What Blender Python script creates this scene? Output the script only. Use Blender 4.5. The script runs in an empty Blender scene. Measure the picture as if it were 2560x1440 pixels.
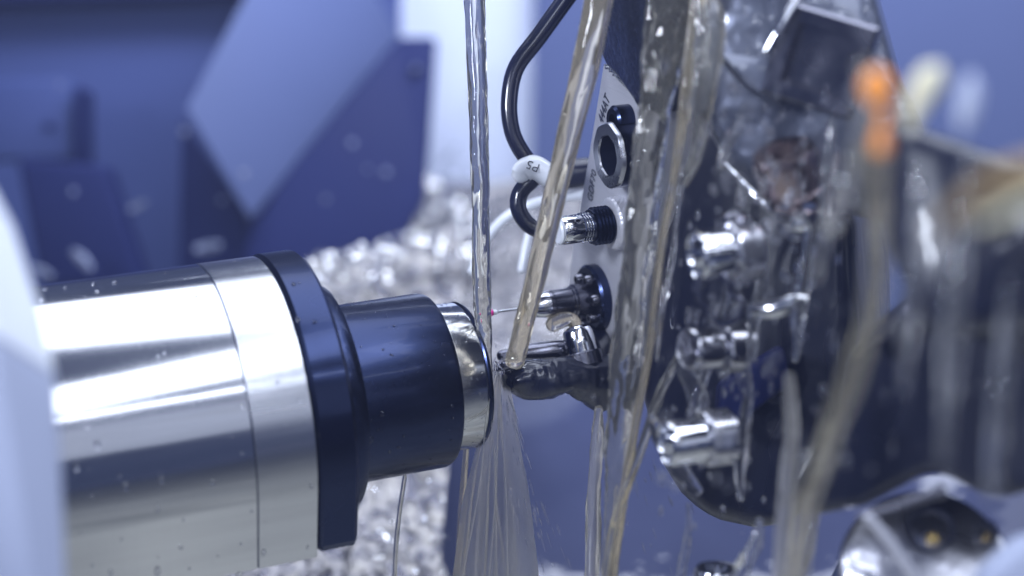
import bpy, bmesh, math, random
from mathutils import Vector, Matrix, noise
random.seed(7)
C = bpy.context.scene
COL = C.collection
R = math.radians
# ------------------------------------------------------------------ camera
FOC, SENS = 60.0, 36.0
FPX = 2560 * FOC / SENS
cd = bpy.data.cameras.new('camera'); cam = bpy.data.objects.new('camera', cd); COL.objects.link(cam)
cd.lens, cd.sensor_width = FOC, SENS
cd.clip_start, cd.clip_end = 0.01, 50
cam.matrix_world = Matrix.Rotation(R(90 - 20), 4, 'X') @ Matrix.Rotation(R(0.6), 4, 'Z')
M = cam.matrix_world.copy(); M3 = M.to_3x3()
C.camera = cam
cd.dof.use_dof = True; cd.dof.focus_distance = 0.535; cd.dof.aperture_fstop = 5.0
# ------------------------------------------------------------------ world and lamps
w = bpy.data.worlds.new('World'); C.world = w; w.use_nodes = True
w.node_tree.nodes['Background'].inputs[0].default_value = (0.13, 0.17, 0.33, 1)
w.node_tree.nodes['Background'].inputs[1].default_value = 0.38
C.view_settings.view_transform = 'Standard'; C.view_settings.look = 'None'
C.view_settings.exposure = 0; C.view_settings.gamma = 1
C.render.engine = 'CYCLES'
C.cycles.use_denoising = True
C.cycles.max_bounces = 14; C.cycles.transmission_bounces = 12; C.cycles.glossy_bounces = 6
C.cycles.sample_clamp_indirect = 6
def lamp(name, loc, target, sx, sy, power, col=(0.78, 0.85, 1.0)):
    l = bpy.data.lights.new(name, 'AREA'); l.shape = 'RECTANGLE'; l.size, l.size_y = sx, sy
    l.energy = power; l.color = col
    o = bpy.data.objects.new(name, l); COL.objects.link(o); o.location = loc
    d = (Vector(target) - Vector(loc)).normalized()
    o.rotation_euler = d.to_track_quat('-Z', 'Y').to_euler()
    return o
lamp('work_lamp', (0.15, 0.70, 0.43), (0.10, 0.52, -0.3), 1.5, 0.52, 10.5)
lamp('door_lamp', (0.25, 0.33, 0.40), (-0.05, 0.47, -0.17), 1.5, 0.20, 5.0)
lamp('edge_lamp', (0.25, 0.03, 0.25), (-0.05, 0.47, -0.17), 1.4, 0.02, 0.9)
lamp('front_fill_lamp', (0.35, -0.16, 0.10), (-0.05, 0.47, -0.17), 1.3, 0.30, 0.75)  # added broad dim fill, lightens the dark band mirrored in the housing
lamp('back_lamp', (-0.02, 1.0, 0.12), (0.0, 1.25, -0.35), 0.5, 0.12, 3.6)
lamp('guard_fill_lamp', (-0.42, 0.12, 0.10), (-0.1, 0.33, -0.12), 0.10, 0.10, 3.6)  # added fill lamp that whitens the guard's upper panel
# ------------------------------------------------------------------ helpers
def P(x, y, d):
    return M @ Vector(((x - 1280) / FPX * d, (720 - y) / FPX * d, -d))
def PX(w_, d): return w_ * d / FPX
def DV(x, y, z): return M3 @ Vector((x, y, -z))
def ray_plane(x, y, o, n):
    d = P(x, y, 1.0)
    return d * (o.dot(n) / d.dot(n))
def mat(name, base, metal=0.0, rough=0.4, coat=0.0, trans=0.0, ior=1.45, spec=None):
    m = bpy.data.materials.new(name); m.use_nodes = True
    b = m.node_tree.nodes['Principled BSDF']
    b.inputs['Base Color'].default_value = (*base, 1); b.inputs['Metallic'].default_value = metal
    b.inputs['Roughness'].default_value = rough; b.inputs['Coat Weight'].default_value = coat
    b.inputs['Coat Roughness'].default_value = 0.04
    b.inputs['Transmission Weight'].default_value = trans; b.inputs['IOR'].default_value = ior
    return m
def N(m, t, **k):
    n = m.node_tree.nodes.new(t)
    for a, v in k.items(): setattr(n, a, v)
    return n
def noisy(m, scale=(1, 1, 1), nscale=50, bump=0.3, dist=0.0005, rr=None, cr=None, detail=5, coords='Object', rot=(0,0,0)):
    """procedural variation: noise drives bump, roughness range rr and colour range cr"""
    L = m.node_tree.links; b = m.node_tree.nodes['Principled BSDF']
    tc = N(m, 'ShaderNodeTexCoord'); mp = N(m, 'ShaderNodeMapping'); nz = N(m, 'ShaderNodeTexNoise')
    mp.inputs['Scale'].default_value = scale; mp.inputs['Rotation'].default_value = rot
    nz.inputs['Scale'].default_value = nscale; nz.inputs['Detail'].default_value = detail
    L.new(tc.outputs[coords], mp.inputs[0]); L.new(mp.outputs[0], nz.inputs['Vector'])
    if bump:
        bp = N(m, 'ShaderNodeBump'); bp.inputs['Strength'].default_value = bump; bp.inputs['Distance'].default_value = dist
        L.new(nz.outputs['Fac'], bp.inputs['Height']); L.new(bp.outputs[0], b.inputs['Normal'])
        if b.inputs['Coat Weight'].default_value > 0: L.new(bp.outputs[0], b.inputs['Coat Normal'])
    if rr:
        mr = N(m, 'ShaderNodeMapRange'); mr.inputs[1].default_value = 0.3; mr.inputs[2].default_value = 0.7
        mr.inputs[3].default_value, mr.inputs[4].default_value = rr
        L.new(nz.outputs['Fac'], mr.inputs[0]); L.new(mr.outputs[0], b.inputs['Roughness'])
    if cr:
        ra = N(m, 'ShaderNodeValToRGB'); ra.color_ramp.elements[0].position = 0.35; ra.color_ramp.elements[1].position = 0.65
        ra.color_ramp.elements[0].color = (*cr[0], 1); ra.color_ramp.elements[1].color = (*cr[1], 1)
        L.new(nz.outputs['Fac'], ra.inputs[0]); L.new(ra.outputs[0], b.inputs['Base Color'])
    return m
def finish(name, bm, m, parent=None, smooth=True, angle=35):
    bmesh.ops.recalc_face_normals(bm, faces=bm.faces)
    me = bpy.data.meshes.new(name); bm.to_mesh(me); bm.free()
    o = bpy.data.objects.new(name, me); COL.objects.link(o)
    if m: me.materials.append(m)
    if smooth:
        me.shade_smooth()
        me.set_sharp_from_angle(angle=R(angle))
    if parent:
        o.parent = parent; o.matrix_parent_inverse = parent.matrix_world.inverted()
    return o
def tag(o, label=None, cat=None, group=None, kind=None):
    if label: o['label'] = label
    if cat: o['category'] = cat
    if group: o['group'] = group
    if kind: o['kind'] = kind
    return o
def thing(name, label, cat, loc, group=None):
    o = bpy.data.objects.new(name, None); COL.objects.link(o); o.location = loc; o.empty_display_size = 0.01
    o.matrix_world = Matrix.Translation(loc)
    return tag(o, label, cat, group)
def frame_of(axis, up=Vector((0, 0, 1))):
    a = axis.normalized(); s = a.cross(up).normalized(); return a, s, s.cross(a).normalized()
def add_lathe(bm, o, axis, prof, seg=64, up=Vector((0, 0, 1)), closed=False, fn=None):
    """revolve profile [(s along axis, r)] about axis through o"""
    a, s, u = frame_of(axis, up); rings = []
    for (t, r) in prof:
        if r < 1e-7: rings.append([bm.verts.new(o + a * t)]); continue
        ring = []
        for k in range(seg):
            an = 2 * math.pi * k / seg; rr = r * (fn(an, t) if fn else 1)
            ring.append(bm.verts.new(o + a * t + (s * math.cos(an) + u * math.sin(an)) * rr))
        rings.append(ring)
    pairs = list(zip(rings, rings[1:]))
    if closed: pairs.append((rings[-1], rings[0]))
    for p, q in pairs:
        for k in range(seg):
            k2 = (k + 1) % seg
            if len(p) == 1 and len(q) == 1: continue
            if len(p) == 1: bm.faces.new((p[0], q[k], q[k2]))
            elif len(q) == 1: bm.faces.new((p[k], q[0], p[k2]))
            else: bm.faces.new((p[k], q[k], q[k2], p[k2]))
    return bm
def lathe(name, o, axis, prof, m, parent=None, **k):
    bm = bmesh.new(); add_lathe(bm, o, axis, prof, **k); return finish(name, bm, m, parent)
def catmull(pts, n):
    out = []; k = len(pts)
    for i in range(k - 1):
        p0, p1, p2, p3 = pts[max(i - 1, 0)], pts[i], pts[i + 1], pts[min(i + 2, k - 1)]
        for j in range(n):
            t = j / n; t2, t3 = t * t, t * t * t
            out.append(tuple(0.5 * ((2 * b) + (-a + c) * t + (2 * a - 5 * b + 4 * c - d) * t2 + (-a + 3 * b - 3 * c + d) * t3) for a, b, c, d in zip(p0, p1, p2, p3)))
    out.append(tuple(pts[-1])); return out
def add_tube(bm, pts, seg=20, n=12, lump=0.0, seed=0, flat=1.0, stretch=1.0):
    """pts = (px, py, width px, depth): a closed tube; lump = waviness of its skin"""
    pp = catmull(pts, n); cen = [P(x, y, d) for x, y, w_, d in pp]; rad = [PX(w_, d) / 2 for x, y, w_, d in pp]
    rings = []; side = None
    for i, c in enumerate(cen):
        t = (cen[min(i + 1, len(cen) - 1)] - cen[max(i - 1, 0)]).normalized()
        if side is None: side = t.cross(DV(0, 0, 1)).normalized()
        side = (side - t * side.dot(t)).normalized(); fw = t.cross(side)
        ring = []
        for k in range(seg):
            an = 2 * math.pi * k / seg; r = rad[i]
            if lump:
                q = Vector((math.cos(an) * 1.3 + seed * 7.1, math.sin(an) * 1.3, i * 0.09 * stretch + seed * 3))
                q2 = Vector((math.cos(an) * 3 + seed, math.sin(an) * 3, i * 0.35 * stretch))
                r *= 1 + lump * noise.noise(q) * 1.5 + lump * 0.6 * noise.noise(q2)
            ring.append(bm.verts.new(c + side * math.cos(an) * r + fw * math.sin(an) * r * flat))
        rings.append(ring)
    for p, q in zip(rings, rings[1:]):
        for k in range(seg): bm.faces.new((p[k], q[k], q[(k + 1) % seg], p[(k + 1) % seg]))
    for ring, c, sgn in ((rings[0], cen[0], -1), (rings[-1], cen[-1], 1)):
        t = (cen[1] - cen[0]).normalized() if sgn < 0 else (cen[-1] - cen[-2]).normalized()
        r = (ring[0].co - c).length
        ring2 = [bm.verts.new(c + (v.co - c) * 0.7 + t * sgn * r * 0.5) for v in ring]
        tip = bm.verts.new(c + t * sgn * r * 0.7)
        for k in range(seg):
            bm.faces.new((ring[k], ring2[k], ring2[(k + 1) % seg], ring[(k + 1) % seg])); bm.faces.new((ring2[k], tip, ring2[(k + 1) % seg]))
    return bm
def tube(name, pts, m, parent=None, **k):
    bm = bmesh.new(); add_tube(bm, pts, **k); return finish(name, bm, m, parent, angle=80)
def slab(name, pts, thick, m, parent=None, back=None, bevel=0.0, segs=3, smooth=True):
    """pts = (px,py,depth) outline of the face towards us; body extends `thick` along back"""
    bm = bmesh.new(); back = (back or DV(0, 0, 1)).normalized()
    f = [bm.verts.new(p if isinstance(p, Vector) else P(*p)) for p in pts]; b = [bm.verts.new(v.co + back * thick) for v in f]
    bm.faces.new(f); bm.faces.new(b[::-1]); k = len(f)
    for i in range(k): bm.faces.new((f[i], b[i], b[(i + 1) % k], f[(i + 1) % k]))
    bmesh.ops.triangulate(bm, faces=[q for q in bm.faces if len(q.verts) > 4])
    bmesh.ops.recalc_face_normals(bm, faces=bm.faces)
    if bevel:
        es = [e for e in bm.edges if len(e.link_faces) == 2 and e.calc_face_angle(0) > 0.45]
        bmesh.ops.bevel(bm, geom=es, offset=bevel, segments=segs, affect='EDGES', profile=0.5, clamp_overlap=True)
    return finish(name, bm, m, parent, smooth=smooth, angle=50)
# ------------------------------------------------------------------ materials
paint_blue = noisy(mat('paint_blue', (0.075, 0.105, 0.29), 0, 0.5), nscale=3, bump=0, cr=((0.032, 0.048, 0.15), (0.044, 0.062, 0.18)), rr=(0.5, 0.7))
navy_and_shade = noisy(mat('navy_and_shade', (0.03, 0.042, 0.14), 0, 0.5), nscale=4, bump=0, cr=((0.004, 0.008, 0.055), (0.007, 0.012, 0.070)), rr=(.6, .8))  # on the cover this darker blue carries the shade of the folds
skyblue_and_lit = noisy(mat('skyblue_and_lit', (0.14, 0.175, 0.42), 0, 0.45), nscale=3, bump=0, cr=((0.062, 0.082, 0.175), (0.074, 0.094, 0.20)), rr=(.5, .7))  # on the cover this paler blue carries the light on the raised fold
paint_pale = noisy(mat('paint_pale', (0.55, 0.6, 0.74), 0, 0.4), nscale=2.5, bump=0, cr=((0.38, 0.42, 0.56), (0.46, 0.50, 0.62)))
paint_white = noisy(mat('paint_white', (0.78, 0.82, 0.9), 0, 0.35, coat=0.3), nscale=8, bump=0.05, rr=(0.3, 0.45))
floor_m = noisy(mat('oily_floor', (0.25, 0.24, 0.19), 0.0, 0.5), nscale=14, bump=0.6, dist=0.01, cr=((0.26, 0.26, 0.23), (0.62, 0.60, 0.50)))
bed_m = noisy(mat('wet_swarf', (0.4, 0.4, 0.4), 0.85, 0.3), nscale=130, bump=0.8, dist=0.006, cr=((0.10, 0.10, 0.13), (0.40, 0.38, 0.36)), rr=(0.15, 0.5))
chip_m = noisy(mat('bright_chip', (0.8, 0.8, 0.8), 1, 0.26), nscale=200, bump=0.4, dist=0.001, cr=((0.66, 0.67, 0.72), (0.94, 0.92, 0.88)))
dull_chip = noisy(mat('dull_chip', (0.16, 0.18, 0.27), 0.4, 0.45), nscale=200, bump=0.4, dist=0.001)
slide_m = noisy(mat('slide_paint', (0.05, 0.07, 0.2), 0, 0.3, coat=0.5), scale=(1, 1, .25), nscale=9, bump=0.25, dist=0.02, cr=((0.014, 0.020, 0.062), (0.040, 0.048, 0.105)), rr=(.45, .7))
black_ox = noisy(mat('black_oxide', (0.024, 0.033, 0.078), 1.0, 0.24, coat=0.1), nscale=26, bump=0.05, dist=0.002, rr=(0.16, 0.34))
black_coarse = noisy(mat('black_cast', (0.010, 0.013, 0.03), 0, 0.3, coat=0.6), nscale=420, bump=0.7, dist=0.0006, rr=(0.2, 0.5))
wet_black = noisy(mat('wet_black', (0.006, 0.008, 0.022), 0.0, 0.3, coat=.55), scale=(1, 1, 0.22), nscale=34, bump=0.7, dist=0.006, rr=(0.2, 0.45), detail=3)
rubber = noisy(mat('cable_rubber', (0.010, 0.012, 0.032), 0, 0.2, coat=.5), nscale=120, bump=0.05, dist=0.0005)
steel = mat('turned_steel', (0.66, 0.67, 0.70), 1, 0.17)
ground = noisy(mat('ground_steel', (0.60, 0.60, 0.66), 0.45, 0.36), scale=(1, 1, 9), nscale=160, bump=0.3, dist=0.0003, rr=(0.28, 0.5))
chrome = noisy(mat('chrome', (0.72, 0.73, 0.77), 1, 0.08), nscale=300, bump=0.08, dist=0.0003)
dark_steel = noisy(mat('dark_steel', (0.20, 0.20, 0.24), 1, 0.2), nscale=60, bump=0.3, dist=0.001, rr=(0.12, 0.32))
white_pl = noisy(mat('white_plastic', (0.8, 0.83, 0.9), 0, 0.25, coat=0.5), nscale=90, bump=0.08, dist=0.0004)
brass = noisy(mat('brass', (0.72, 0.52, 0.2), 1, 0.25), nscale=90, bump=0.2, dist=0.0006)
old_brass = noisy(mat('old_brass', (0.30, 0.22, 0.11), 0.7, 0.4), nscale=30, bump=0.5, dist=0.003, cr=((.12, .09, .06), (.4, .28, .13)))
orange = noisy(mat('orange_plastic', (0.9, 0.32, 0.05), 0, 0.35), nscale=60, bump=0.1, dist=0.001)
cream = noisy(mat('cream_plastic', (0.72, 0.68, 0.48), 0, 0.35), nscale=60, bump=0.1, dist=0.001)
ruby = mat('ruby', (0.75, 0.02, 0.30), 0, 0.08, coat=1)
ink = mat('ink', (0.03, 0.035, 0.06), 0, 0.5)
def liquid(name, col, rough=0.0, ior=1.36, tr=1.0):
    m = mat(name, col, 0, rough, 0, tr, ior); return m
oil = noisy(liquid('coolant', (0.93, 0.90, 0.80), tr=.965), scale=(1, 1, 0.06), nscale=260, bump=0.25, dist=0.0012, detail=2)
oil_y = noisy(liquid('coolant_amber', (0.96, 0.86, 0.66), tr=.90), scale=(1, 1, 0.08), nscale=200, bump=0.25, dist=0.0012, detail=2)
oil_c = noisy(liquid('coolant_clear', (0.96, 0.89, 0.70), tr=.95), scale=(1, 1, 0.08), nscale=200, bump=0.4, dist=0.002, detail=2)
oil_m = noisy(liquid('coolant_milky', (0.93, 0.89, 0.80), 0.22, tr=.93), scale=(1, 1, 0.06), nscale=200, bump=0.3, dist=0.0015, detail=2)
veil_m = noisy(liquid('coolant_veil', (0.95, 0.93, 0.88), .42, ior=1.16, tr=.96), scale=(1, 1, 0.03), nscale=300, bump=0.3, dist=0.002, detail=3)
for m_ in (paint_blue, navy_and_shade, skyblue_and_lit, slide_m): m_.node_tree.nodes['Principled BSDF'].inputs['Specular IOR Level'].default_value = .2
# turned steel: fine circumferential marks about the spindle axis are made in the object's own axial coordinate below
# ------------------------------------------------------------------ spindle frame
NOSE = P(1157, 937, 0.55); SEAM = P(556, 1038, 0.5207)
AX = (NOSE - SEAM).normalized()
NR = AX.cross(Vector((0, 0, 1))).normalized()      # horizontal, towards the camera
if NR.y > 0: NR = -NR
UP = NR.cross(AX).normalized()
if UP.z < 0: UP = -UP
def s_at(px):
    lo, hi = -0.4, 0.2
    for _ in range(50):
        mid = (lo + hi) / 2; q = M.inverted() @ (NOSE + AX * mid)
        if 1280 + FPX * q.x / -q.z < px: lo = mid
        else: hi = mid
    return lo
def depth_at(s): return -(M.inverted() @ (NOSE + AX * s)).z
def axial_marks(m, nscale, bump, dist, rr):
    L = m.node_tree.links; b = m.node_tree.nodes['Principled BSDF']
    geo = N(m, 'ShaderNodeNewGeometry'); vm = N(m, 'ShaderNodeVectorMath', operation='DOT_PRODUCT'); vm.inputs[1].default_value = AX
    L.new(geo.outputs['Position'], vm.inputs[0])
    nz = N(m, 'ShaderNodeTexNoise', noise_dimensions='1D'); nz.inputs['Scale'].default_value = nscale; nz.inputs['Detail'].default_value = 4
    L.new(vm.outputs['Value'], nz.inputs['W'])
    nb = N(m, 'ShaderNodeTexNoise'); nb.inputs['Scale'].default_value = 22; L.new(geo.outputs['Position'], nb.inputs['Vector'])
    bp = N(m, 'ShaderNodeBump'); bp.inputs['Strength'].default_value = bump; bp.inputs['Distance'].default_value = dist
    L.new(nz.outputs['Fac'], bp.inputs['Height'])
    bp2 = N(m, 'ShaderNodeBump'); bp2.inputs['Strength'].default_value = 0.06; bp2.inputs['Distance'].default_value = 0.002
    L.new(nb.outputs['Fac'], bp2.inputs['Height']); L.new(bp.outputs[0], bp2.inputs['Normal']); L.new(bp2.outputs[0], b.inputs['Normal'])
    mr = N(m, 'ShaderNodeMapRange'); mr.inputs[1].default_value = 0.3; mr.inputs[2].default_value = 0.7
    mr.inputs[3].default_value, mr.inputs[4].default_value = rr
    cx = N(m, 'ShaderNodeCombineXYZ')
    for i_, (v_, k_) in enumerate(((AX, 9.0), (NR, 160.0), (UP, 160.0))):
        dt = N(m, 'ShaderNodeVectorMath', operation='DOT_PRODUCT'); dt.inputs[1].default_value = v_ * k_
        L.new(geo.outputs['Position'], dt.inputs[0]); L.new(dt.outputs['Value'], cx.inputs[i_])
    ns = N(m, 'ShaderNodeTexNoise'); ns.inputs['Scale'].default_value = 1; ns.inputs['Detail'].default_value = 4; L.new(cx.outputs[0], ns.inputs['Vector'])
    av = N(m, 'ShaderNodeMath', operation='MULTIPLY_ADD'); av.inputs[1].default_value = .65
    hf = N(m, 'ShaderNodeMath', operation='MULTIPLY'); hf.inputs[1].default_value = .35
    L.new(nb.outputs['Fac'], hf.inputs[0]); L.new(ns.outputs['Fac'], av.inputs[0]); L.new(hf.outputs[0], av.inputs[2])
    L.new(av.outputs[0], mr.inputs[0]); L.new(mr.outputs[0], b.inputs['Roughness'])
    cr_ = N(m, 'ShaderNodeMapRange'); cr_.inputs[1].default_value = .35; cr_.inputs[2].default_value = .65; cr_.inputs[3].default_value = .86; cr_.inputs[4].default_value = 1.0
    mx = N(m, 'ShaderNodeVectorMath', operation='SCALE'); mx.inputs[0].default_value = (0.66, 0.67, 0.70)
    L.new(ns.outputs['Fac'], cr_.inputs[0]); L.new(cr_.outputs[0], mx.inputs['Scale']); L.new(mx.outputs[0], b.inputs['Base Color'])
    return m
ring_steel = mat('ring_steel', (0.62, 0.63, 0.66), 1, 0.2)
axial_marks(ring_steel, 2600, 0.16, 0.0002, (0.16, 0.3))
axial_marks(steel, 3000, 0.05, 0.0002, (0.10, 0.19))
# ------------------------------------------------------------------ setting
slab('floor', [Vector((-2.5, -1.5, -0.62)), Vector((2.5, -1.5, -0.62)), Vector((2.5, 2.2, -0.62)), Vector((-2.5, 2.2, -0.62))], 0.02, floor_m, back=Vector((0, 0, -1)))['kind'] = 'structure'
bw = slab('back_wall', [(860, -500, 1.25), (1345, -500, 1.25), (1320, 1200, 1.25), (860, 1200, 1.25)], 0.02, paint_pale); bw['kind'] = 'structure'
sw = slab('side_wall', [(1340, -500, 1.22), (3400, -500, 0.9), (3400, 1500, 0.9), (1320, 1500, 1.22)], 0.02, skyblue_and_lit); sw['kind'] = 'structure'
slab('slide_wall', [(990, 1175, 0.80), (1240, 985, 0.88), (1760, 960, 0.88), (2700, 1000, 0.80), (2700, 1700, 0.72), (1250, 1700, 0.72)], 0.012, slide_m)['kind'] = 'structure'
hz = bpy.data.materials.new('mist'); hz.use_nodes = True
for n_ in list(hz.node_tree.nodes):
    if n_.type == 'BSDF_PRINCIPLED': hz.node_tree.nodes.remove(n_)
pv = N(hz, 'ShaderNodeVolumePrincipled'); pv.inputs['Density'].default_value = 0.055; pv.inputs['Color'].default_value = (0.5, 0.58, 1, 1); pv.inputs['Anisotropy'].default_value = 0.2
hz.node_tree.links.new(pv.outputs[0], [q for q in hz.node_tree.nodes if q.type == 'OUTPUT_MATERIAL'][0].inputs['Volume'])
bm = bmesh.new(); bmesh.ops.create_cube(bm, size=1, matrix=Matrix.Translation((0, 0.35, -0.3)) @ Matrix.Diagonal((5.6, 5.0, 2.8, 1)))
hb = finish('haze', bm, hz, smooth=False); hb['kind'] = 'stuff'
tag(hb, 'thin bluish coolant mist filling the machine chamber', 'mist')
# folded sheet metal cover behind the spindle, light and shade of its folds coloured in
cov = thing('sheet_metal_cover', 'large folded blue sheet metal cover behind the steel spindle', 'machine cover', P(500, 640, 1.0))
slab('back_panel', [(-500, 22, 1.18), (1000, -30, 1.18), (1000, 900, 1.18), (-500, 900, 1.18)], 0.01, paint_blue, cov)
slab('top_rail', [(-500, -300, 1.15), (720, -300, 1.15), (720, -16, 1.15), (-500, 22, 1.15)], 0.03, navy_and_shade, cov, bevel=0.003)
slab('raised_panel', [(700, -180, 1.10), (900, -90, 1.13), (1000, 92, 1.15), (626, 552, 1.02), (462, 272, 1.00)], 0.012, skyblue_and_lit, cov, bevel=0.003)
slab('side_panel', [(996, 92, 1.09), (1090, 92, 1.08), (1062, 500, 1.05), (900, 800, 1.03), (560, 800, 1.03), (632, 540, 1.035)], 0.015, navy_and_shade, cov, bevel=0.003)
slab('gusset_panel', [(452, 290, 1.06), (622, 545, 1.05), (640, 720, 1.05), (445, 720, 1.06)], 0.012, navy_and_shade, cov, bevel=0.003)
lb = slab('latch_block', [(40, 395, 1.0), (262, 412, 1.0), (365, 720, 1.0), (100, 720, 1.0)], 0.03, navy_and_shade, cov, bevel=0.004)
slab('latch_post', [(183, 215, 1.02), (207, 215, 1.02), (207, 430, 1.02), (183, 430, 1.02)], 0.03, navy_and_shade, cov, bevel=0.003)
slab('hinge_plate', [(-60, 200, 1.03), (178, 195, 1.03), (182, 400, 1.03), (-60, 400, 1.03)], 0.02, paint_blue, cov, bevel=0.003)
for (x, y, d, q) in ((1040, 172, 1.078, 9), (122, 318, 1.02, 8)):
    lathe('cover_bolt', P(x, y, d), DV(0, 0, -1), [(0, PX(q * 1.6, 1)), (.004, PX(q * 1.6, 1)), (.006, PX(q, 1)), (.006, 0)], navy_and_shade, cov, seg=6)
# ------------------------------------------------------------------ swarf
def swarf_bed(name, cor, nx, ny, amp, label, seed):
    bm = bmesh.new(); g = []
    a, b, c, d = [P(*q) for q in cor]
    for j in range(ny + 1):
        row = []
        for i in range(nx + 1):
            u, v = i / nx, j / ny
            p = a.lerp(b, u).lerp(d.lerp(c, u), v)
            q = p * 22 + Vector((seed, 0, 0))
            p = p + Vector((0, -0.5, 0.8)) * amp * (noise.noise(q) + 0.6 * noise.noise(q * 2.7) + 0.35 * noise.noise(q * 7))
            row.append(bm.verts.new(p))
        g.append(row)
    for j in range(ny):
        for i in range(nx): bm.faces.new((g[j][i], g[j][i + 1], g[j + 1][i + 1], g[j + 1][i]))
    o = finish(name, bm, bed_m, angle=180); return tag(o, label, 'metal swarf', kind='stuff'), g
bed, _ = swarf_bed('swarf_bed', [(640, 470, 1.20), (1640, 440, 1.20), (1640, 1750, 0.86), (500, 1750, 0.86)], 130, 130, 0.007, 'wet grey heap of metal swarf below the pale back wall', 3)
swarf_bed('swarf_mound', [(640, 690, .80), (1165, 560, .86), (1075, 1750, .64), (640, 1750, .64)], 70, 110, 0.006, 'nearer grey mound of metal swarf right behind the spindle flange', 9)
def add_shard(bm, c, s):
    L, W, T = s * random.uniform(0.6, 2.0), s * random.uniform(0.3, 0.8), s * 0.06
    q = Matrix.Rotation(random.uniform(0, 6.28), 3, 'Z') @ Matrix.Rotation(random.uniform(-1.2, 1.2), 3, 'X') @ Matrix.Rotation(random.uniform(0, 6.28), 3, 'Z')
    k = random.uniform(-0.9, 0.9); top = []; bot = []
    for i in range(6):
        t = i / 5 - 0.5; h = k * (0.25 - t * t) * L * 2
        wv = W * (1 - 0.5 * abs(t)) * random.uniform(0.7, 1.1)
        for e in (-1, 1):
            p = Vector((t * L, e * wv / 2, h + 0.2 * W * e * math.sin(t * 6))); top.append(bm.verts.new(c + q @ p)); bot.append(bm.verts.new(c + q @ (p - Vector((0, 0, T)))))
    for i in range(5):
        a = 2 * i
        bm.faces.new((top[a], top[a + 1], top[a + 3], top[a + 2])); bm.faces.new((bot[a], bot[a + 2], bot[a + 3], bot[a + 1]))
        bm.faces.new((top[a], top[a + 2], bot[a + 2], bot[a])); bm.faces.new((top[a + 1], bot[a + 1], bot[a + 3], top[a + 3]))
    bm.faces.new((top[0], bot[0], bot[1], top[1])); bm.faces.new((top[10], top[11], bot[11], bot[10]))
bm = bmesh.new()
for _ in range(2300):
    r = random.random()
    if r < 0.6:
        t = random.random(); x = 790 + 330 * t + random.gauss(0, 60); y = 690 - 150 * t + random.gauss(0, 55); s = random.choice((.003, .004, .005, .007, .011))
    elif r < 0.8:
        x = random.uniform(900, 1500); y = random.uniform(490, 900); s = random.uniform(0.002, 0.004)
    else:
        x = random.uniform(860, 1180); y = random.uniform(1180, 1470); s = random.uniform(0.002, 0.006)
    v = (y - 455) / 1295; dep = 1.20 - 0.34 * v
    add_shard(bm, P(x, y, dep * 0.975 - random.uniform(0, 0.02)), s)
for _ in range(380):
    x = 765 + 420 * random.random() ** 1.2; top = 690 - (x - 640) * .25; y = top - 12 + abs(random.gauss(0, 48)); v = (y - top) / 1150
    add_shard(bm, P(x, y, .80 - .15 * v + (x - 765) * .00012 - random.uniform(.005, .03)), random.choice((.001, .0015, .002, .003, .0045)))
for _ in range(40): add_shard(bm, P(random.uniform(890, 1120), random.uniform(1200, 1440), random.uniform(.655, .68)), random.choice((.001, .002, .003)))
tag(finish('metal_chips', bm, chip_m, angle=25), 'bright scattered metal chips lying on the wet swarf heap', 'metal chips', kind='stuff')
k = 0
for (x, y, L, d, a) in ((150, 212, 30, 1.0, 80), (182, 480, 34, .985, -60), (460, 330, 42, 1.03, -70), (610, 435, 45, .99, -35), (345, 515, 60, 1.0, 25), (205, 650, 95, .96, -42), (105, 680, 80, .95, -22),
                        (520, 618, 90, .99, 10), (880, 358, 36, 1.03, -60), (815, 498, 34, 1.02, 40), (965, 430, 40, 1.03, -20), (920, 422, 25, 1.03, 50), (1040, 170, 34, 1.06, 30), (555, 500, 30, 1.02, 50)):
    bm = bmesh.new(); random.seed(x)
    for q in range(1): 
        c = P(x, y, d); l = PX(L * (.75 if L > 50 else .45), d); dr = DV(math.cos(R(a)), math.sin(R(a)), 0); sd = DV(-math.sin(R(a)), math.cos(R(a)), 0); fw = DV(0, 0, 1)
        rows = []
        for i in range(9):
            t = i / 8; ww = l * (0.10 + 0.10 * math.sin(math.pi * t)) if L > 50 else l * 0.32 * (0.5 + math.sin(math.pi * t))
            cc = c + dr * (t - .5) * l + fw * l * 0.12 * math.sin(t * 5)
            rows.append([bm.verts.new(cc + sd * ww * math.cos(b_) + fw * ww * 0.45 * math.sin(b_)) for b_ in [j * math.pi / 4 for j in range(8)]])
        for p_, q_ in zip(rows, rows[1:]):
            for j in range(8): bm.faces.new((p_[j], q_[j], q_[(j + 1) % 8], p_[(j + 1) % 8]))
        bm.faces.new(rows[0]); bm.faces.new(rows[-1][::-1])
    o = finish('stuck_chip', bm, dull_chip)
    where = ['small round chip above the dark latch block', 'short chip on the face of the dark latch block', 'upright chip at the left corner of the raised panel', 'short wide chip low on the pale raised panel',
             'faint curved sliver right of the latch block', 'longest straight sliver on the dark block above the steel housing', 'long flat sliver beside the white guard above the housing', 'wide sliver just above the steel housing rim',
             'upper small chip in the middle of the shaded side panel', 'round chip near the lower left of the shaded side panel', 'brighter chip of a close pair on the shaded side panel', 'fainter chip of a close pair on the shaded side panel',
             'chip near the top right corner of the shaded side panel', 'dim chip on the dark gusset under the raised panel'][k]
    tag(o, 'blurred silver ' + where, 'metal chip', 'chips stuck on the cover'); k += 1
random.seed(11)
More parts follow.
